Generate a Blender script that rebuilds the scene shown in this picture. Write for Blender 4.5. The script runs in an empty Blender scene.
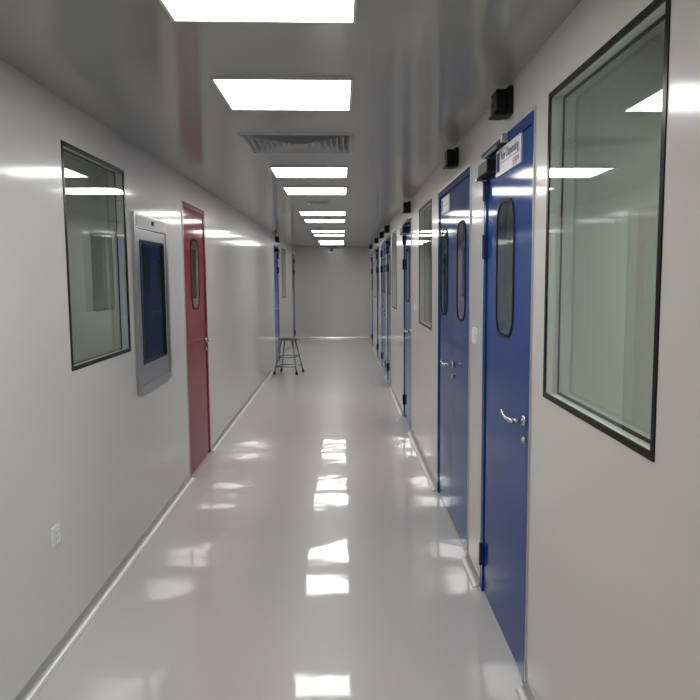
import bpy, bmesh, math, random
from mathutils import Matrix, Vector

# ------------------------------------------------------------------ camera, world, exposure
S = bpy.context.scene
COL = S.collection
H_CAM = 1.6
F_PX, PITCH, YAW, ROLL, PX, PY = 708.9157, 0.1007934, 0.0424589, -0.0050394, 372.8525, 349.2054
def cam_axis(x, y, z):
    # camera-space (right, up, forward) direction -> world (x right, y forward, z up)
    a, b = x, -y
    c, s = math.cos(ROLL), math.sin(ROLL); a, b = a*c + b*s, -a*s + b*c
    X, Y, Z = a, -b, z
    c, s = math.cos(PITCH), math.sin(PITCH); Y, Z = Y*c - Z*s, Y*s + Z*c
    c, s = math.cos(YAW), math.sin(YAW); X, Z = X*c + Z*s, -X*s + Z*c
    return Vector((X, Z, Y))
cam_data = bpy.data.cameras.new('camera')
cam = bpy.data.objects.new('camera', cam_data); COL.objects.link(cam)
r_, u_, f_ = cam_axis(1, 0, 0), cam_axis(0, 1, 0), cam_axis(0, 0, 1)
M = Matrix(((r_.x, u_.x, -f_.x, 0), (r_.y, u_.y, -f_.y, 0), (r_.z, u_.z, -f_.z, H_CAM), (0, 0, 0, 1)))
cam.matrix_world = M
cam_data.sensor_width = 36; cam_data.sensor_fit = 'HORIZONTAL'
cam_data.lens = F_PX/700*36
cam_data.shift_x = (350 - PX)/700; cam_data.shift_y = (PY - 350)/700
cam_data.clip_start = 0.02; cam_data.clip_end = 100
S.camera = cam

w = bpy.data.worlds.new('world'); S.world = w; w.use_nodes = True
w.node_tree.nodes['Background'].inputs[0].default_value = (0.5, 0.53, 0.56, 1)
w.node_tree.nodes['Background'].inputs[1].default_value = 0.02
S.view_settings.view_transform = 'Standard'; S.view_settings.look = 'None'
S.view_settings.gamma = 1; S.view_settings.use_curve_mapping = False
S.view_settings.exposure = 0.0
LIGHT_POWER = 13.0         # radiance of the corridor's luminous ceiling panels
ROOM_FILL = 7.0           # added unseen fill panels brightening the rooms behind the walls

# ------------------------------------------------------------------ dimensions
XL, XR, ZC = -1.235, 0.702, 2.397
YB, YE = -4.0, 18.7
T = 0.05

# ------------------------------------------------------------------ materials
def mat(name, color, rough=.5, metal=0, spec=.5, coat=0, coat_rough=.05, bump=None, mottled=None, emit=None):
    m = bpy.data.materials.new(name); m.use_nodes = True
    nt = m.node_tree; b = nt.nodes['Principled BSDF']
    b.inputs['Base Color'].default_value = (*color, 1)
    b.inputs['Roughness'].default_value = rough
    b.inputs['Metallic'].default_value = metal
    b.inputs['Specular IOR Level'].default_value = spec
    b.inputs['Coat Weight'].default_value = coat
    b.inputs['Coat Roughness'].default_value = coat_rough
    tc = nt.nodes.new('ShaderNodeTexCoord')
    if mottled:
        scale, amt = mottled
        n = nt.nodes.new('ShaderNodeTexNoise'); n.inputs['Scale'].default_value = scale; n.inputs['Detail'].default_value = 4
        nt.links.new(tc.outputs['Object'], n.inputs['Vector'])
        r = nt.nodes.new('ShaderNodeMapRange'); r.inputs['From Min'].default_value = .3; r.inputs['From Max'].default_value = .7
        r.inputs['To Min'].default_value = max(0, rough - amt); r.inputs['To Max'].default_value = rough + amt
        nt.links.new(n.outputs['Fac'], r.inputs['Value']); nt.links.new(r.outputs['Result'], b.inputs['Roughness'])
        mx = nt.nodes.new('ShaderNodeMixRGB'); mx.inputs[1].default_value = (*color, 1); mx.inputs[2].default_value = (*[c*.94 for c in color], 1)
        nt.links.new(n.outputs['Fac'], mx.inputs[0]); nt.links.new(mx.outputs[0], b.inputs['Base Color'])
    if bump:
        prev = None
        for (sc, strength, dist) in bump:
            mp = nt.nodes.new('ShaderNodeMapping'); mp.inputs['Scale'].default_value = sc
            n = nt.nodes.new('ShaderNodeTexNoise'); n.inputs['Scale'].default_value = 1; n.inputs['Detail'].default_value = 1
            nt.links.new(tc.outputs['Object'], mp.inputs[0]); nt.links.new(mp.outputs[0], n.inputs['Vector'])
            bp = nt.nodes.new('ShaderNodeBump'); bp.inputs['Strength'].default_value = strength; bp.inputs['Distance'].default_value = dist
            nt.links.new(n.outputs['Fac'], bp.inputs['Height'])
            if prev: nt.links.new(prev.outputs[0], bp.inputs['Normal'])
            prev = bp
        nt.links.new(prev.outputs[0], b.inputs['Normal'])
        if coat: nt.links.new(prev.outputs[0], b.inputs['Coat Normal'])
    if emit:
        b.inputs['Emission Color'].default_value = (*emit[0], 1); b.inputs['Emission Strength'].default_value = emit[1]
    return m

def glass_mat(name, tint, rough=0.0, ior=1.45):
    m = bpy.data.materials.new(name); m.use_nodes = True
    nt = m.node_tree; nt.nodes.clear()
    o = nt.nodes.new('ShaderNodeOutputMaterial'); mx = nt.nodes.new('ShaderNodeMixShader')
    t = nt.nodes.new('ShaderNodeBsdfTransparent'); g = nt.nodes.new('ShaderNodeBsdfGlossy'); f = nt.nodes.new('ShaderNodeFresnel')
    t.inputs[0].default_value = (*tint, 1); g.inputs['Roughness'].default_value = rough; 
    # a thin pane reflects alike from both faces
    ge = nt.nodes.new('ShaderNodeNewGeometry'); mr = nt.nodes.new('ShaderNodeMapRange')
    mr.inputs['To Min'].default_value = ior; mr.inputs['To Max'].default_value = 1/ior
    nt.links.new(ge.outputs['Backfacing'], mr.inputs['Value']); nt.links.new(mr.outputs['Result'], f.inputs['IOR'])
    g.inputs['Color'].default_value = (1, 1, 1, 1)
    nt.links.new(f.outputs[0], mx.inputs[0]); nt.links.new(t.outputs[0], mx.inputs[1]); nt.links.new(g.outputs[0], mx.inputs[2])
    nt.links.new(mx.outputs[0], o.inputs[0])
    return m

def lacquer(name, color, r1, r2=None, ior=1.5, bump=(), mixf=.38):
    """diffuse base under a clear gloss: Fresnel-weighted glossy lobes over a diffuse lobe"""
    m = bpy.data.materials.new(name); m.use_nodes = True; nt = m.node_tree; nt.nodes.clear()
    o = nt.nodes.new('ShaderNodeOutputMaterial'); mx = nt.nodes.new('ShaderNodeMixShader')
    d = nt.nodes.new('ShaderNodeBsdfDiffuse'); g = nt.nodes.new('ShaderNodeBsdfGlossy'); f = nt.nodes.new('ShaderNodeFresnel')
    d.inputs[0].default_value = (*color, 1); f.inputs['IOR'].default_value = ior
    g.inputs['Color'].default_value = (1, 1, 1, 1); g.inputs['Roughness'].default_value = r1
    tc = nt.nodes.new('ShaderNodeTexCoord'); prev = None
    for (sc, strength, dist) in bump:
        mp = nt.nodes.new('ShaderNodeMapping'); mp.inputs['Scale'].default_value = sc
        n = nt.nodes.new('ShaderNodeTexNoise'); n.inputs['Scale'].default_value = 1; n.inputs['Detail'].default_value = 1
        nt.links.new(tc.outputs['Object'], mp.inputs[0]); nt.links.new(mp.outputs[0], n.inputs['Vector'])
        bp = nt.nodes.new('ShaderNodeBump'); bp.inputs['Strength'].default_value = strength; bp.inputs['Distance'].default_value = dist
        nt.links.new(n.outputs['Fac'], bp.inputs['Height'])
        if prev: nt.links.new(prev.outputs[0], bp.inputs['Normal'])
        prev = bp
    gl = g; g.distribution = 'GGX'
    if r2 is not None:
        g2 = nt.nodes.new('ShaderNodeBsdfGlossy'); g2.distribution = 'GGX'; g2.inputs['Color'].default_value = (1, 1, 1, 1); g2.inputs['Roughness'].default_value = r2
        gl = nt.nodes.new('ShaderNodeMixShader'); gl.inputs[0].default_value = mixf
        nt.links.new(g.outputs[0], gl.inputs[1]); nt.links.new(g2.outputs[0], gl.inputs[2])
        if prev: nt.links.new(prev.outputs[0], g2.inputs['Normal'])
    if prev: nt.links.new(prev.outputs[0], g.inputs['Normal'])
    nt.links.new(f.outputs[0], mx.inputs[0]); nt.links.new(d.outputs[0], mx.inputs[1]); nt.links.new(gl.outputs[0], mx.inputs[2])
    nt.links.new(mx.outputs[0], o.inputs[0]); return m

WALL = (.62, .607, .578)
M_wall = lacquer('painted_wall_panel', (.62, .607, .58), .10, .30, 1.48, [((.6, .9, .5), .25, .012), ((5, 5, 1.2), .10, .0015)])
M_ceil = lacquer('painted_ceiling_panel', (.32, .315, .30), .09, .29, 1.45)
M_floor = lacquer('grey_epoxy_floor', (.56, .543, .525), .045, .28, 1.5, [((2.2, 1.8, 1), .5, .008), ((6, 5, 1), .22, .004)])
M_alu = mat('anodised_aluminium', (.58, .58, .57), .42, metal=.85)
M_alub = mat('bright_aluminium', (.75, .75, .74), .28, metal=1)
M_steel = mat('brushed_steel', (.50, .51, .52), .28, metal=1, bump=[((2, 2, 300), .1, .001)])
M_chrome = mat('polished_steel', (.62, .62, .62), .16, metal=1)
M_blue = mat('blue_door_paint', (.012, .056, .245), .09, spec=.07, bump=[((1.5, 1.5, 1), .25, .003)])
M_bluef = mat('blue_frame_paint', (.011, .050, .22), .12, spec=.07)
M_red = mat('red_door_paint', (.22, .010, .028), .09, spec=.12, bump=[((1.5, 1.5, 1), .25, .003)])
M_redf = mat('red_frame_paint', (.21, .010, .026), .16, spec=.25)
M_black = mat('black_glass_border', (.010, .010, .009), .25, spec=.12)
M_rubber = mat('black_rubber', (.02, .02, .022), .6, spec=.15)
M_dkblue = mat('dark_blue_metal', (.015, .028, .10), .35)
M_blackbox = mat('black_plastic', (.010, .010, .010), .45, spec=.2)
M_white = mat('white_plastic', (.78, .78, .74), .35)
M_spacer = mat('grey_glazing_spacer', (.72, .73, .71), .5)
M_paper = mat('white_sign_board', (.80, .80, .82), .35)
M_ink = mat('dark_blue_ink', (.02, .03, .14), .5)
M_redink = mat('dark_red_ink', (.32, .04, .06), .5)
M_room = mat('room_panel_paint', (.50, .51, .49), .5)
M_vent = mat('grey_vent_metal', (.50, .50, .50), .4, metal=.2)
M_dark = mat('dark_duct', (.05, .05, .05), .8)
M_frame = mat('light_panel_frame', (.66, .66, .65), .4)
M_seat = mat('stool_seat_wood', (.10, .085, .05), .4)
M_leg = mat('stool_steel_tube', (.30, .31, .27), .25, metal=1)
M_glass = glass_mat('window_glass', (.86, .90, .86), ior=1.52)
M_glassd = glass_mat('door_glass', (.72, .80, .75), ior=1.45)
M_light = mat('luminous_panel', (.8, .8, .8), .5, emit=((1, .985, .96), LIGHT_POWER))
M_fill_near = mat('strong_room_fill', (.8, .8, .8), .5, emit=((.95, 1, .96), ROOM_FILL*7))  # added fill, stronger for the room behind the nearest right window
M_fill_room = mat('weak_room_fill', (.8, .8, .8), .5, emit=((.95, 1, .96), ROOM_FILL))

# ------------------------------------------------------------------ mesh helpers
def link_mesh(name, bm, material, parent=None, smooth=False):
    bmesh.ops.recalc_face_normals(bm, faces=bm.faces[:])
    me = bpy.data.meshes.new(name); bm.to_mesh(me); bm.free()
    mats = material if isinstance(material, (list, tuple)) else [material]
    for m_ in mats: me.materials.append(m_)
    if smooth:
        for p in me.polygons: p.use_smooth = True
    o = bpy.data.objects.new(name, me); COL.objects.link(o)
    if parent:
        o.parent = parent
        o.matrix_parent_inverse = Matrix.Translation(-parent.location) if parent.type == 'EMPTY' and not parent.parent else Matrix.Identity(4)
        if parent.type != 'EMPTY': o.matrix_parent_inverse = Matrix.Identity(4)
    return o
def tag(o, label=None, cat=None, group=None, kind=None):
    if label: o['label'] = label
    if cat: o['category'] = cat
    if group: o['group'] = group
    if kind: o['kind'] = kind
    return o
def empty(name, loc, **k):
    o = bpy.data.objects.new(name, None); COL.objects.link(o); o.location = loc; o.empty_display_size = .1
    return tag(o, **k)
def box(bm, x0, x1, y0, y1, z0, z1, bevel=0):
    vs = [bm.verts.new((x, y, z)) for x in (x0, x1) for y in (y0, y1) for z in (z0, z1)]
    fs = []
    for q in ((0, 1, 3, 2), (4, 6, 7, 5), (0, 4, 5, 1), (2, 3, 7, 6), (0, 2, 6, 4), (1, 5, 7, 3)):
        fs.append(bm.faces.new([vs[i] for i in q]))
    if bevel:
        es = list({e for f in fs for e in f.edges})
        bmesh.ops.bevel(bm, geom=es, offset=bevel, segments=2, affect='EDGES', profile=.5)
def tube(bm, pts, r, n=12, r2=None):
    pts = [Vector(p) for p in pts]; rings = []
    up = Vector((0, 0, 1))
    for i, p in enumerate(pts):
        d = (pts[min(i+1, len(pts)-1)] - pts[max(i-1, 0)]).normalized()
        a = d.cross(up)
        if a.length < 1e-3: a = d.cross(Vector((1, 0, 0)))
        a.normalize(); b = d.cross(a).normalized()
        rr = r if r2 is None else r + (r2 - r)*i/(len(pts)-1)
        rings.append([bm.verts.new(p + a*math.cos(2*math.pi*k/n)*rr + b*math.sin(2*math.pi*k/n)*rr) for k in range(n)])
    for A, B in zip(rings, rings[1:]):
        for k in range(n): bm.faces.new((A[k], A[(k+1) % n], B[(k+1) % n], B[k]))
    bm.faces.new(rings[0]); bm.faces.new(rings[-1][::-1])
def curve_pts(P, n=8):
    # Catmull-Rom through the points
    P = [Vector(p) for p in P]; Q = [P[0]*2 - P[1]] + P + [P[-1]*2 - P[-2]]; out = []
    for i in range(1, len(Q)-2):
        for k in range(n):
            t = k/n
            out.append(.5*((2*Q[i]) + (Q[i+1]-Q[i-1])*t + (2*Q[i-1]-5*Q[i]+4*Q[i+1]-Q[i+2])*t*t + (-Q[i-1]+3*Q[i]-3*Q[i+1]+Q[i+2])*t**3))
    out.append(P[-1]); return out
def slab(name, axis, a0, a1, u0, u1, v0, v1, holes, material):
    """A slab with rectangular holes; axis 'x' -> u=y, v=z ; axis 'z' -> u=x, v=y."""
    us = sorted({u0, u1, *[h[0] for h in holes], *[h[1] for h in holes]}); us = [u for u in us if u0 <= u <= u1]
    vs = sorted({v0, v1, *[h[2] for h in holes], *[h[3] for h in holes]}); vs = [v for v in vs if v0 <= v <= v1]
    bm = bmesh.new(); cache = {}
    def V(a, u, v):
        k = (a, round(u, 5), round(v, 5))
        if k not in cache: cache[k] = bm.verts.new((a, u, v) if axis == 'x' else (u, v, a))
        return cache[k]
    def solid(i, j):
        if i < 0 or j < 0 or i >= len(us)-1 or j >= len(vs)-1: return False
        cu, cv = (us[i]+us[i+1])/2, (vs[j]+vs[j+1])/2
        return not any(h[0] < cu < h[1] and h[2] < cv < h[3] for h in holes)
    for i in range(len(us)-1):
        for j in range(len(vs)-1):
            if not solid(i, j): continue
            A, B, Cc, D = us[i], us[i+1], vs[j], vs[j+1]
            for a in (a0, a1): bm.faces.new((V(a, A, Cc), V(a, B, Cc), V(a, B, D), V(a, A, D)))
            if not solid(i-1, j): bm.faces.new((V(a0, A, Cc), V(a1, A, Cc), V(a1, A, D), V(a0, A, D)))
            if not solid(i+1, j): bm.faces.new((V(a0, B, Cc), V(a1, B, Cc), V(a1, B, D), V(a0, B, D)))
            if not solid(i, j-1): bm.faces.new((V(a0, A, Cc), V(a1, A, Cc), V(a1, B, Cc), V(a0, B, Cc)))
            if not solid(i, j+1): bm.faces.new((V(a0, A, D), V(a1, A, D), V(a1, B, D), V(a0, B, D)))
    return link_mesh(name, bm, material)

class Side:
    """Maps (n, y, z), n = distance from the wall face into the corridor, to world."""
    def __init__(s, right): s.x = XR if right else XL; s.s = -1 if right else 1; s.name = 'right' if right else 'left'
    def X(s, n): return s.x + s.s*n
    def box(s, bm, n0, n1, y0, y1, z0, z1, bevel=0):
        a, b = sorted((s.X(n0), s.X(n1))); box(bm, a, b, y0, y1, z0, z1, bevel)
    def P(s, n, y, z): return (s.X(n), y, z)
RS, LS = Side(True), Side(False)

def rrect(y0, y1, z0, z1, r, n=8):
    pts = []
    for cy, cz, a in ((y1-r, z1-r, 0), (y0+r, z1-r, 90), (y0+r, z0+r, 180), (y1-r, z0+r, 270)):
        for k in range(n+1):
            t = math.radians(a + 90*k/n); pts.append((cy + r*math.cos(t), cz + r*math.sin(t)))
    return pts
def ring_mesh(side, outer, inner, n0, n1):
    bm = bmesh.new(); N = len(outer)
    V = [[bm.verts.new(side.P(n, y, z)) for (y, z) in pts] for pts in (outer, inner) for n in (n0, n1)]
    o0, o1, i0, i1 = V
    for k in range(N):
        j = (k+1) % N
        for a, b in ((o0, i0), (o1, i1), (o0, o1), (i0, i1)):
            bm.faces.new((a[k], a[j], b[j], b[k]))
    return bm
def poly_prism(side, pts, n0, n1):
    bm = bmesh.new()
    a = [bm.verts.new(side.P(n0, y, z)) for y, z in pts]; b = [bm.verts.new(side.P(n1, y, z)) for y, z in pts]
    bm.faces.new(a); bm.faces.new(b[::-1])
    for k in range(len(pts)): bm.faces.new((a[k], a[(k+1) % len(pts)], b[(k+1) % len(pts)], b[k]))
    return bm
def leaf_mesh(side, y0, y1, z0, z1, g, r, n0, n1):
    """door leaf with a rounded window opening g = (gy0, gy1, gz0, gz1)"""
    inner = rrect(*g, r); outer = []
    q = len(inner)//4
    for k, (y, z) in enumerate(inner):
        # project each opening vertex to the leaf outline, corner to corner
        seg = k // q; t = (k % q)/(q-1)
        cy, cz = ((y1, z1), (y0, z1), (y0, z0), (y1, z0))[seg]
        gy, gz = inner[k]
        if t < .5:
            if seg in (0, 2): outer.append((cy, gz + (cz-gz)*(2*t)))
            else: outer.append((gy + (cy-gy)*(2*t), cz))
        elif t > .5:
            if seg in (0, 2): outer.append((cy + (gy-cy)*(2*t-1), cz))
            else: outer.append((cy, cz + (gz-cz)*(2*t-1)))
        else: outer.append((cy, cz))
    return ring_mesh(side, outer, inner, n0, n1)

# ------------------------------------------------------------------ layout
FW = .045
DOORS = [  # side, y0, y1, kind
    (RS, 2.595, 3.500), (RS, 3.880, 5.170), (RS, 7.190, 8.090), (RS, 10.18, 11.08), (RS, 11.42, 12.72),
    (RS, 13.42, 14.32), (RS, 16.05, 16.95), (LS, 5.615, 6.510), (LS, 12.95, 13.85), (LS, 17.55, 18.45)]
DTOP = 2.205
WINS = [(RS, 1.540, 2.432), (RS, 5.570, 6.480), (RS, 9.190, 10.02), (RS, 14.75, 15.65), (LS, 3.258, 4.166), (LS, 14.72, 15.62)]
WZ0, WZ1 = 1.180, 2.212
PASS = (4.275, 5.045, .915, 1.980)
def holes(side):
    h = [(a, b, -.001, DTOP) for s, a, b in DOORS if s is side] + [(a, b, WZ0, WZ1) for s, a, b in WINS if s is side]
    if side is LS: h.append(PASS)
    return h

# ------------------------------------------------------------------ the shell
RW = 2.6   # depth of the rooms behind
def S_(o, label, cat): return tag(o, label, cat, kind='structure')
bm = bmesh.new(); box(bm, XL-RW, XR+RW, YB, YE+.1, -.08, 0)
S_(link_mesh('floor', bm, M_floor), 'glossy pale grey epoxy floor running the length of the corridor', 'floor')
DIF = (-.578, .077, 4.035, 4.668)
slv = (-.362, -.128, 7.58, 7.83)
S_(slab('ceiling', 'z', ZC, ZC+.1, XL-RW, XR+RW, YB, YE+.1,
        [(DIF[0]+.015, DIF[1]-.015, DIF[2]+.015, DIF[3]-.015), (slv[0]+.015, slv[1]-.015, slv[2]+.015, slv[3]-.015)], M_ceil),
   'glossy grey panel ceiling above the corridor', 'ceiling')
def wall_holes_fix(side):
    return [(a, b, max(c, 0), d) for a, b, c, d in holes(side)]
S_(slab('wall_right', 'x', XR, XR+T, YB, YE, 0, ZC, wall_holes_fix(RS), M_wall), 'off-white metal panel wall with blue doors on the right', 'wall')
S_(slab('wall_left', 'x', XL-T, XL, YB, YE, 0, ZC, wall_holes_fix(LS), M_wall), 'off-white metal panel wall with the red door on the left', 'wall')
bm = bmesh.new(); box(bm, XL-RW, XR+RW, YE, YE+.08, 0, ZC)
S_(link_mesh('wall_end', bm, M_wall), 'plain grey wall closing the far end of the corridor', 'wall')
bm = bmesh.new(); box(bm, XL-RW, XR+RW, YB-.08, YB, 0, ZC)
S_(link_mesh('wall_back', bm, M_wall), 'plain wall behind the viewpoint', 'wall')
for nm, x0, x1 in (('wall_left_room', XL-RW-.06, XL-RW), ('wall_right_room', XR+RW, XR+RW+.06)):
    bm = bmesh.new(); box(bm, x0, x1, YB, YE, 0, ZC)
    S_(link_mesh(nm, bm, M_room), 'far wall of the rooms on the %s seen through the glass' % nm.split('_')[1], 'wall')
k = 0
for side, ys in ((RS, (2.5, 3.8, 7.0, 8.6, 11.3, 13.0, 14.6, 15.9)), (LS, (2.6, 4.22, 5.4, 12.0, 14.3, 16.5))):
    for y in ys:
        k += 1; a, b = sorted((side.X(-T), side.X(-T-RW+.06)))
        bm = bmesh.new(); box(bm, a, b, y-.03 if y != 4.22 else 4.20, y+.03 if y != 4.22 else 4.24, 0, ZC)
        S_(link_mesh('wall_partition', bm, M_room), 'partition between the rooms on the %s' % side.name, 'wall')

# base coves (aluminium, concave) in runs between the doors
trim_n = [0]
def cove(side, y0, y1, r=.040, z=0, up=1, material=M_alu, label=None):
    trim_n[0] += 1
    prof = [(0, 0), (0, r+.008), (.003, r+.008)]
    for k in range(9):
        t = math.radians(180 + 90*k/8); prof.append((r + .003 + r*math.cos(t), r + .003 + r*math.sin(t)))
    prof += [(r+.003, 0)]
    bm = bmesh.new()
    A = [bm.verts.new(side.P(n, y0, z + up*q)) for n, q in prof]; B = [bm.verts.new(side.P(n, y1, z + up*q)) for n, q in prof]
    bm.faces.new(A); bm.faces.new(B[::-1])
    for k in range(len(prof)): bm.faces.new((A[k], A[(k+1) % len(prof)], B[(k+1) % len(prof)], B[k]))
    o = link_mesh('trim_%d' % trim_n[0], bm, material)
    return S_(o, label or 'aluminium cove along the foot of the %s wall' % side.name, 'trim')
for side in (RS, LS):
    y = YB
    for a, b in sorted((a, b) for s, a, b in DOORS if s is side) + [(YE, YE)]:
        if a - y > .02: cove(side, y, a - (.004 if a < YE else 0))
        y = b + .004
class EndSide:
    name = 'end'
    def P(s, n, y, z): return (y, YE - n, z)
cove(EndSide(), XL+.043, XR-.043, material=M_alub, label='bright aluminium cove along the foot of the end wall')

# ------------------------------------------------------------------ windows
def window(i, side, y0, y1, label):
    root = empty('window_%d' % i, side.P(0, (y0+y1)/2, WZ0), label=label, cat='window', kind='structure')
    def rect(a, b, c, d): return [(b, d), (a, d), (a, c), (b, c)]
    g = .001
    O = rect(y0+g, y1-g, WZ0+g, WZ1-g); bw = .020
    I = rect(y0+bw, y1-bw, WZ0+bw, WZ1-bw)
    link_mesh('border', ring_mesh(side, O, I, -.004, .003), M_black, root)
    link_mesh('glass_pane', poly_prism(side, I, .0005, .0005+.0001) if False else flat(side, I, .001), M_glass, root)
    I2 = rect(y0+.012, y1-.012, WZ0+.012, WZ1-.012); O2 = rect(y0+g, y1-g, WZ0+g, WZ1-g)
    link_mesh('spacer', ring_mesh(side, O2, I2, -.0045, -T+.004), M_spacer, root)
    I3 = rect(y0+.022, y1-.022, WZ0+.022, WZ1-.022)
    link_mesh('rear_border', ring_mesh(side, I2, I3, -T+.006, -T+.002), M_black, root)
    link_mesh('rear_glass_pane', flat(side, I3, -T+.004), M_glass, root)
def flat(side, pts, n):
    bm = bmesh.new(); bm.faces.new([bm.verts.new(side.P(n, y, z)) for y, z in pts]); return bm
wl = ['large black-bordered window nearest on the right wall, beside the first blue door',
      'black-bordered window on the right wall just past the blue double door',
      'far window on the right wall beyond the third blue door',
      'farthest window on the right wall between the last two blue doors',
      'black-bordered window on the left wall beside the steel pass box',
      'far window on the left wall between the two left blue doors']
for i, ((s, a, b), l) in enumerate(zip(WINS, wl)): window(i+1, s, a, b, l)

# ------------------------------------------------------------------ doors
def lever(side, y, z, d, parent, m=M_chrome):
    bm = bmesh.new()
    tube(bm, [side.P(-.002, y, z), side.P(.008, y, z)], .021, 24)
    tube(bm, [side.P(.008, y, z), side.P(.050, y, z)], .008, 14)
    h = link_mesh('handle', bm, m, parent, True)
    bm = bmesh.new()
    tube(bm, curve_pts([side.P(.050, y - d*.010, z), side.P(.055, y + d*.02, z-.001), side.P(.056, y + d*.08, z-.002), side.P(.055, y + d*.13, z+.003), side.P(.052, y + d*.165, z+.012)]), .0085, 12, .0065)
    link_mesh('lever', bm, m, h, True)
    bm = bmesh.new()
    tube(bm, [side.P(-.002, y, z-.078), side.P(.006, y, z-.078)], .014, 20)
    tube(bm, [side.P(.006, y, z-.078), side.P(.011, y, z-.078)], .008, 12)
    link_mesh('lock_cylinder', bm, m, parent, True)
def hinge(side, y, z, parent, m):
    bm = bmesh.new()
    side.box(bm, .0, .006, y-.022, y+.022, z-.055, z+.055, .001)
    tube(bm, [side.P(.012, y, z-.058), side.P(.012, y, z+.058)], .009, 12)
    link_mesh('hinge', bm, m, parent)
def one_leaf(side, root, y0, y1, hinge_far, g, m, mf, has_lever=True, hm=M_bluef, gz=(1.345, 1.925)):
    lf = link_mesh('leaf', leaf_mesh(side, y0, y1, .008, DTOP-FW-.003, (g[0], g[1], *gz), .10, -.003, -.045), m, root)
    out = rrect(g[0]-.006, g[1]+.006, gz[0]-.006, gz[1]+.006, .106); inn = rrect(g[0]+.006, g[1]-.006, gz[0]+.006, gz[1]-.006, .094)
    link_mesh('glass_gasket', ring_mesh(side, out, inn, -.006, .0015), M_rubber, lf)
    link_mesh('glass_pane', flat(side, rrect(g[0]+.004, g[1]-.004, gz[0]+.004, gz[1]-.004, .096), -.002), M_glassd, lf)
    link_mesh('rear_glass_pane', flat(side, rrect(g[0]+.001, g[1]-.001, gz[0]+.001, gz[1]-.001, .099), -.042), M_glassd, lf)
    hy = y1 + .003 if hinge_far else y0 - .003
    for z in (() if m is M_red or not has_lever and root.location.y < 6 else (2.02, 1.745, .20)): hinge(side, hy, z, root, hm)
    if has_lever:
        if hinge_far: lever(side, y0 + .038, 1.045, 1, root)
        else: lever(side, y1 - .038, 1.045, -1, root)
def door_frame(side, root, y0, y1, mf):
    bm = bmesh.new()
    side.box(bm, .004, -T+.001, y0+.004, y0+FW, 0, DTOP-.004)
    side.box(bm, .004, -T+.001, y1-FW, y1-.004, 0, DTOP-.004)
    side.box(bm, .004, -T+.001, y0+FW, y1-FW, DTOP-FW, DTOP-.004)
    link_mesh('frame', bm, mf, root)
    bm = bmesh.new()
    for a, b in ((y0-.006, y0+.004), (y1-.004, y1+.006)): side.box(bm, -.01, .006, a, b, 0, DTOP+.006)
    side.box(bm, -.01, .006, y0+.004, y1-.004, DTOP-.004, DTOP+.006)
    link_mesh('edge_trim', bm, M_alu, root)
def closer(side, root, y0, y1, z):
    bm = bmesh.new(); side.box(bm, -.002, .046, y0, y1, z-.032, z+.026, .004)
    c = link_mesh('door_closer', bm, M_blackbox, root)
    bm = bmesh.new(); side.box(bm, -.002, .062, y1-.035, y1+.005, z-.052, z-.036, .002)
    link_mesh('closer_bracket', bm, M_chrome, c)
    bm = bmesh.new()   # slide rail on the frame above, with its bright end cap
    side.box(bm, .005, .030, y0-.22, y1, z+.060, z+.078, .002)
    rl = link_mesh('slide_rail', bm, M_blackbox, c)
    bm = bmesh.new(); side.box(bm, .005, .036, y0-.245, y0-.221, z+.055, z+.088, .002)
    link_mesh('end_cap', bm, M_alu, rl)
    bm = bmesh.new()
    tube(bm, [side.P(.024, y1-.10, z+.026), side.P(.024, y1-.10, z+.050)], .012, 12)
    tube(bm, [side.P(.036, y1-.11, z+.044), side.P(.036, y0-.16, z+.052)], .007, 8)
    link_mesh('closer_arm', bm, M_steel, c)
    return c
dl = ['blue door nearest on the right wall, with white name sign and door closer',
      'blue double door on the right wall, two leaves with rounded windows',
      'third blue door on the right wall past the second window',
      'fourth blue door on the right wall just beyond the far narrow window',
      'far blue double door on the right wall',
      'sixth blue door along the right wall, second from the far end',
      'last blue door on the right wall beside the end wall',
      'dark red door with narrow rounded window on the left wall',
      'nearer of two far blue doors on the left wall, behind the stool',
      'farthest blue door on the left wall next to the end wall']
for i, ((s, a, b), l) in enumerate(zip(DOORS, dl)):
    root = empty('door_%d' % (i+1), s.P(0, (a+b)/2, 0), label=l, cat='door', kind='structure')
    red = i == 7; m, mf = (M_red, M_redf) if red else (M_blue, M_bluef)
    door_frame(s, root, a, b, mf)
    if b - a > 1.1:
        c = (a + b)/2
        one_leaf(s, root, a+FW+.003, c-.002, False, (4.055-3.88+a, 4.345-3.88+a), m, mf, has_lever=False)
        one_leaf(s, root, c+.002, b-FW-.003, True, (4.745-3.88+a, 5.035-3.88+a) , m, mf, has_lever=False)
        lever(s, c-.06, 1.045, 1, root)
    else:
        y0, y1 = a+FW+.003, b-FW-.003
        if i == 0: g = (2.905, 3.225)
        else: g = ((a+b)/2 - .155, (a+b)/2 + .155)
        one_leaf(s, root, y0, y1, not red, g, m, mf, hm=M_redf if red else (M_dkblue if i == 0 else M_blackbox))
    if i == 0: closer(s, root, 3.24, 3.45, 2.105)
    elif i in (2, 3, 5, 8): closer(s, root, b-.36, b-.06, 2.12)

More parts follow.
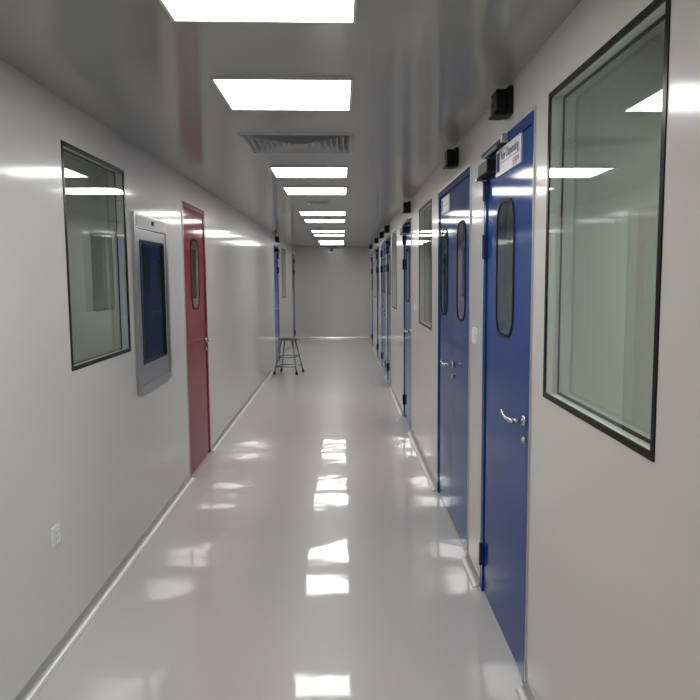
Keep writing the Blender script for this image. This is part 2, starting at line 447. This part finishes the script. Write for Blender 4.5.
# ------------------------------------------------------------------ luminous ceiling panels
LX0, LX1, LL = -.5046, .0402, .505
def light_panel(name, x0, x1, y0, y1, m, label, group):
    root = empty(name, ((x0+x1)/2, (y0+y1)/2, ZC), label=label, cat='ceiling light', group=group)
    f = .010
    bm = bmesh.new()
    for q in ((x0-f, x0, y0-f, y1+f), (x1, x1+f, y0-f, y1+f), (x0, x1, y0-f, y0), (x0, x1, y1, y1+f)): box(bm, *q, ZC-.010, ZC)
    link_mesh('frame', bm, M_frame, root)
    bm = bmesh.new(); box(bm, x0, x1, y0, y1, ZC-.008, ZC-.001)
    link_mesh('diffuser', bm, m, root)
words = ['nearest luminous square ceiling panel, cut by the top of the picture', 'second luminous ceiling panel, in front of the louvred air vent',
         'third luminous ceiling panel, just beyond the louvred air vent', 'fourth luminous ceiling panel, before the small ceiling vent',
         'fifth luminous ceiling panel, just beyond the small ceiling vent', 'sixth luminous ceiling panel counted from the near end',
         'seventh luminous ceiling panel counted from the near end', 'eighth luminous ceiling panel counted from the near end',
         'ninth luminous ceiling panel, second from the end wall', 'farthest luminous ceiling panel, closest to the end wall']
ys = []
for k in range(5): ys += [2.0377 + 3.4303*k, 2.0377 + 1.1573 + 3.4303*k]
for y, l in zip(ys, words): light_panel('ceiling_light', LX0, LX1, y-LL/2, y+LL/2, M_light, l, 'luminous panels along the corridor ceiling')
for y, l in ((-.235, 'luminous ceiling panel right above the viewpoint'), (-1.39, 'luminous ceiling panel behind the viewpoint')):
    light_panel('ceiling_light', LX0, LX1, y-LL/2, y+LL/2, M_light, l, 'luminous panels along the corridor ceiling')
rooms = [(RS, 1.6, 'behind the large right window'), (RS, 3.1, 'behind the nearest blue door'), (RS, 5.6, 'behind the near blue double door and second right window'),
         (RS, 9.7, 'behind the fourth blue door on the right'), (RS, 15.2, 'behind the last right window'),
         (LS, 3.5, 'behind the black-bordered left window'), (LS, 4.8, 'behind the steel pass box'), (LS, 6.2, 'behind the red door'), (LS, 15.2, 'behind the far left window')]
for s, y, lb in rooms:  # unseen glowing panels, added so the interiors show through the glass
    x = s.X(-1.5)
    light_panel('room_fill_light', x-.25, x+.25, y-.25, y+.25, M_fill_near if s is RS and y < 2 else M_fill_room, 'added unseen fill panel brightening the room ' + lb, 'added fill panels in the side rooms')

# ------------------------------------------------------------------ air vents
def vent(name, x0, x1, y0, y1, n, label, fr=.020):
    root = empty(name, ((x0+x1)/2, (y0+y1)/2, ZC), label=label, cat='air vent')
    def sq(i, z): return [(x0+i, y0+i, z), (x1-i, y0+i, z), (x1-i, y1-i, z), (x0+i, y1-i, z)]
    bm = bmesh.new()
    def band(bm, A, B):
        A = [bm.verts.new(p) for p in A]; B = [bm.verts.new(p) for p in B]
        for k in range(4): bm.faces.new((A[k], A[(k+1) % 4], B[(k+1) % 4], B[k]))
    band(bm, sq(0, ZC), sq(.006, ZC-.010)); band(bm, sq(.006, ZC-.010), sq(fr, ZC-.006)); band(bm, sq(fr, ZC-.006), sq(fr, ZC+.055))
    link_mesh('frame', bm, M_vent, root)
    bm = bmesh.new(); step = ((x1-x0)/2 - fr)/(n+.5)
    for k in range(n):
        i = fr + step*(k+.35)
        band(bm, sq(i - step*.30, ZC-.008), sq(i + step*.55, ZC+.030)); band(bm, sq(i - step*.30, ZC-.008), sq(i - step*.16, ZC-.008))
        band(bm, sq(i - step*.16, ZC-.008), sq(i + step*.68, ZC+.030))
    link_mesh('louvres', bm, M_vent, root)
    bm = bmesh.new(); box(bm, x0+fr, x1-fr, y0+fr, y1-fr, ZC+.06, ZC+.07)
    link_mesh('duct_plate', bm, M_dark, root)
vent('ceiling_vent', *DIF, 8, 'square louvred air vent in the ceiling between the second and third light')
vent('small_ceiling_vent', *slv, 3, 'small dark air vent in the ceiling far down the corridor', fr=.020)

# ------------------------------------------------------------------ pass box in the left wall
def pass_box():
    y0, y1, z0, z1 = PASS
    root = empty('pass_box', LS.P(0, (y0+y1)/2, z0), label='steel pass box with dark glass door set in the left wall', cat='pass box')
    def rect(a, b, c, d): return [(b, d), (a, d), (a, c), (b, c)]
    link_mesh('frame', ring_mesh(LS, rect(y0-.012, y1+.012, z0-.012, z1+.012), rect(y0+.035, y1-.035, z0+.035, z1-.075), .001, .020), M_steel, root)
    bm = bmesh.new(); LS.box(bm, .0205, .024, y0+.03, y1-.03, z1-.066, z1-.004, .001)
    h = link_mesh('header_panel', bm, M_frame, root)
    bm = bmesh.new(); LS.box(bm, .0242, .030, (y0+y1)/2-.03, (y0+y1)/2+.01, z1-.045, z1-.018, .001); link_mesh('indicator', bm, M_blackbox, h)
    d = link_mesh('door', ring_mesh(LS, rect(y0+.038, y1-.038, z0+.038, z1-.079), rect(y0+.11, y1-.085, 1.075, z1-.145), -.010, .012), M_steel, root)
    link_mesh('gasket', ring_mesh(LS, rect(y0+.108, y1-.083, 1.073, z1-.143), rect(y0+.120, y1-.095, 1.085, z1-.155), -.006, .015), M_rubber, d)
    link_mesh('glass_pane', flat(LS, rect(y0+.12, y1-.095, 1.085, z1-.155), .002), M_glass, d)
    bm = bmesh.new()   # steel cabinet behind
    for q in ((y0+.002, y0+.012, z0+.002, z1-.002), (y1-.012, y1-.002, z0+.002, z1-.002), (y0+.012, y1-.012, z0+.002, z0+.012), (y0+.012, y1-.012, z1-.012, z1-.002)):
        LS.box(bm, -.0105, -.55, *q)
    LS.box(bm, -.54, -.55, y0+.012, y1-.012, z0+.012, z1-.012)
    link_mesh('cabinet', bm, M_steel, root)
pass_box()

# ------------------------------------------------------------------ black boxes above the doors
bl = {0: 'black signal box above the nearest blue door', 1: 'black signal box above the near blue double door', 2: 'black signal box above the third blue door',
      3: 'small black signal box above the fourth blue door', 4: 'small black signal box above the far blue double door', 5: 'small black signal box above the sixth blue door on the right',
      6: 'small black signal box above the last blue door on the right', 8: 'small black signal box above the nearer far blue door on the left'}
by = {0: 3.0, 1: 4.36, 2: 7.36}
for i, l in bl.items():
    s, a, b = DOORS[i]; y = by.get(i, (a+b)/2)
    root = empty('signal_box', s.P(0, y, 2.255), label=l, cat='signal box', group='black signal boxes above the doors')
    bm = bmesh.new(); s.box(bm, 0, .022, y-.062, y+.062, 2.262, 2.372, .003); link_mesh('back_plate', bm, M_blackbox, root)
    bm = bmesh.new(); s.box(bm, .022, .070, y-.055, y+.055, 2.272, 2.362, .008); link_mesh('housing', bm, M_blackbox, root)
    bm = bmesh.new(); s.box(bm, .022, .078, y-.056, y+.056, 2.258, 2.272, .003); link_mesh('lip', bm, M_blackbox, root)
    bm = bmesh.new(); tube(bm, [s.P(.070, y, 2.325), s.P(.076, y, 2.325)], .010, 12); link_mesh('lens', bm, M_chrome, root)

# ------------------------------------------------------------------ signs
def text_mesh(body, size, side, n, y, z, width=None, material=M_ink, parent=None):
    cu = bpy.data.curves.new('lettering', 'FONT'); cu.body = body; cu.size = size; cu.extrude = .0003; cu.offset = size*.018
    o = bpy.data.objects.new('lettering_source', cu); COL.objects.link(o)
    bpy.context.view_layer.update()
    me = bpy.data.meshes.new_from_object(o.evaluated_get(bpy.context.evaluated_depsgraph_get()))
    bpy.data.objects.remove(o)
    if not me.vertices: return
    xs = [v.co.x for v in me.vertices]; sx = width/(max(xs)-min(xs)) if width else 1
    x0 = min(xs)
    for v in me.vertices:
        X, Y, Zz = (v.co.x-x0)*sx, v.co.y, v.co.z
        # seen from the corridor: on the right wall text runs towards -y
        yy = y - X if side is RS else y + X
        v.co = Vector(side.P(n + Zz, yy, z + Y))
    bm = bmesh.new(); bm.from_mesh(me); bpy.data.meshes.remove(me)
    link_mesh('lettering', bm, material, parent)
def sign(side, y0, y1, z0, z1, label, full):
    root = empty('door_sign', side.P(0, (y0+y1)/2, z0), label=label, cat='sign')
    n0 = -.0028
    bm = bmesh.new(); side.box(bm, n0, .003, y0, y1, z0, z1); link_mesh('sign_board', bm, M_paper, root)
    W, Hh = y1-y0, z1-z0
    bm = bmesh.new()
    side.box(bm, .003, .0035, y1-.075*W/.45, y1-.02*W/.45, z0+.018, z1-.016)
    link_mesh('logo', bm, M_ink, root)
    bm = bmesh.new(); side.box(bm, .003, .0034, y0+.03*W/.45, y1-.10*W/.45, z0+.047, z0+.0495); link_mesh('rule_line', bm, M_ink, root)
    if full:
        text_mesh('Raw Dispensing', .052, side, .0033, y1-.10, z0+.062, .315, M_ink, root)
        text_mesh('分装室', .034, side, .0033, y0+.135, z0+.009, .11, M_redink, root)
sign(RS, 2.795, 3.245, 2.046, 2.158, 'white name sign with blue lettering on the nearest blue door', True)
sign(RS, 4.66, 5.00, 2.035, 2.140, 'small pale name sign on the far leaf of the blue double door', False)

# ------------------------------------------------------------------ switches and outlet
def plate(name, side, y, z, label, cat, outlet=False):
    root = empty(name, side.P(0, y, z-.043), label=label, cat=cat)
    bm = bmesh.new(); side.box(bm, 0, .010, y-.043, y+.043, z-.043, z+.043, .003); link_mesh('plate', bm, M_white, root)
    if outlet:
        bm = bmesh.new(); side.box(bm, .010, .013, y-.026, y+.026, z-.030, z+.030, .002); f = link_mesh('socket_face', bm, M_white, root)
        bm = bmesh.new()
        for a, b in ((-.010, .012), (.010, .012), (-.012, -.012), (.012, -.012)):
            side.box(bm, .0131, .0134, y+a-.0015, y+a+.0015, z+b-.006, z+b+.006)
        link_mesh('socket_slots', bm, M_rubber, f)
    else:
        for k, d in enumerate((-.020, .020)):
            bm = bmesh.new(); side.box(bm, .010, .014, y+d-.018, y+d+.018, z-.033, z+.033, .002); link_mesh('rocker', bm, M_white, root)
plate('wall_outlet', LS, 2.978, .515, 'white power outlet low on the left wall near the bottom corner', 'outlet', True)
plate('light_switch', RS, 3.715, 1.29, 'white switch plate between the nearest blue door and the double door', 'switch')
plate('light_switch', RS, 6.83, 1.30, 'small white switch plate between the second right window and the third blue door', 'switch')

# ------------------------------------------------------------------ stool
def stool(cx, cy, rot):
    root = empty('stool', (cx, cy, 0), label='round metal-legged stool standing by the left wall at the far end', cat='stool')
    def W(x, y, z):
        c, s = math.cos(rot), math.sin(rot); return (cx + x*c - y*s, cy + x*s + y*c, z)
    bm = bmesh.new(); prof = [(0, .560), (.135, .560), (.150, .566), (.155, .578), (.152, .590), (.14, .597), (0, .600)]; N = 32; rings = []
    prof = [(r*1.12, z) for r, z in prof]
    for r, z in prof:
        rings.append([bm.verts.new(W(0, 0, z))] if r == 0 else [bm.verts.new(W(r*math.cos(2*math.pi*k/N), r*math.sin(2*math.pi*k/N), z)) for k in range(N)])
    for A, B in zip(rings, rings[1:]):
        for k in range(N):
            j = (k+1) % N
            if len(A) == 1: bm.faces.new((A[0], B[k], B[j]))
            elif len(B) == 1: bm.faces.new((A[k], A[j], B[0]))
            else: bm.faces.new((A[k], A[j], B[j], B[k]))
    link_mesh('seat', bm, M_seat, root, True)
    t, f = .092, .195
    def at(sx, sy, z): q = t + (f-t)*(1 - z/.56); return (sx*q, sy*q)
    for sx in (-1, 1):
        for sy in (-1, 1):
            bm = bmesh.new(); a = at(sx, sy, .56); b = at(sx, sy, .03)
            tube(bm, [W(*a, .56), W(*b, .03)], .0125, 12)
            lg = link_mesh('leg', bm, M_leg, root, True)
            bm = bmesh.new(); b0 = at(sx, sy, 0); tube(bm, [W(*b, .05), W(*b0, 0)], .017, 12, .021)
            link_mesh('rubber_foot', bm, M_rubber, lg, True)
    for z, r in ((.285, .008), (.125, .008)):
        for A, B in (((-1, -1), (1, -1)), ((1, -1), (1, 1)), ((1, 1), (-1, 1)), ((-1, 1), (-1, -1))):
            bm = bmesh.new(); tube(bm, [W(*at(*A, z), z), W(*at(*B, z), z)], r, 10); link_mesh('rung', bm, M_leg, root, True)
stool(-.915, 11.93, math.radians(-13))

# ------------------------------------------------------------------ dome camera on the end wall
def dome():
    cx, cz = -.275, 2.315
    root = empty('dome_camera', (cx, YE, cz), label='small round dome camera high on the end wall', cat='security camera')
    bm = bmesh.new(); tube(bm, [(cx, YE, cz), (cx, YE-.03, cz)], .062, 24); link_mesh('base', bm, M_steel, root)
    bm = bmesh.new(); bmesh.ops.create_uvsphere(bm, u_segments=24, v_segments=12, radius=.046, matrix=Matrix.Translation((cx, YE-.030, cz)))
    link_mesh('dome', bm, M_blackbox, root, True)
    bm = bmesh.new(); tube(bm, [(cx, YE-.068, cz), (cx, YE-.080, cz)], .016, 16); link_mesh('lens', bm, M_white, root)
dome()
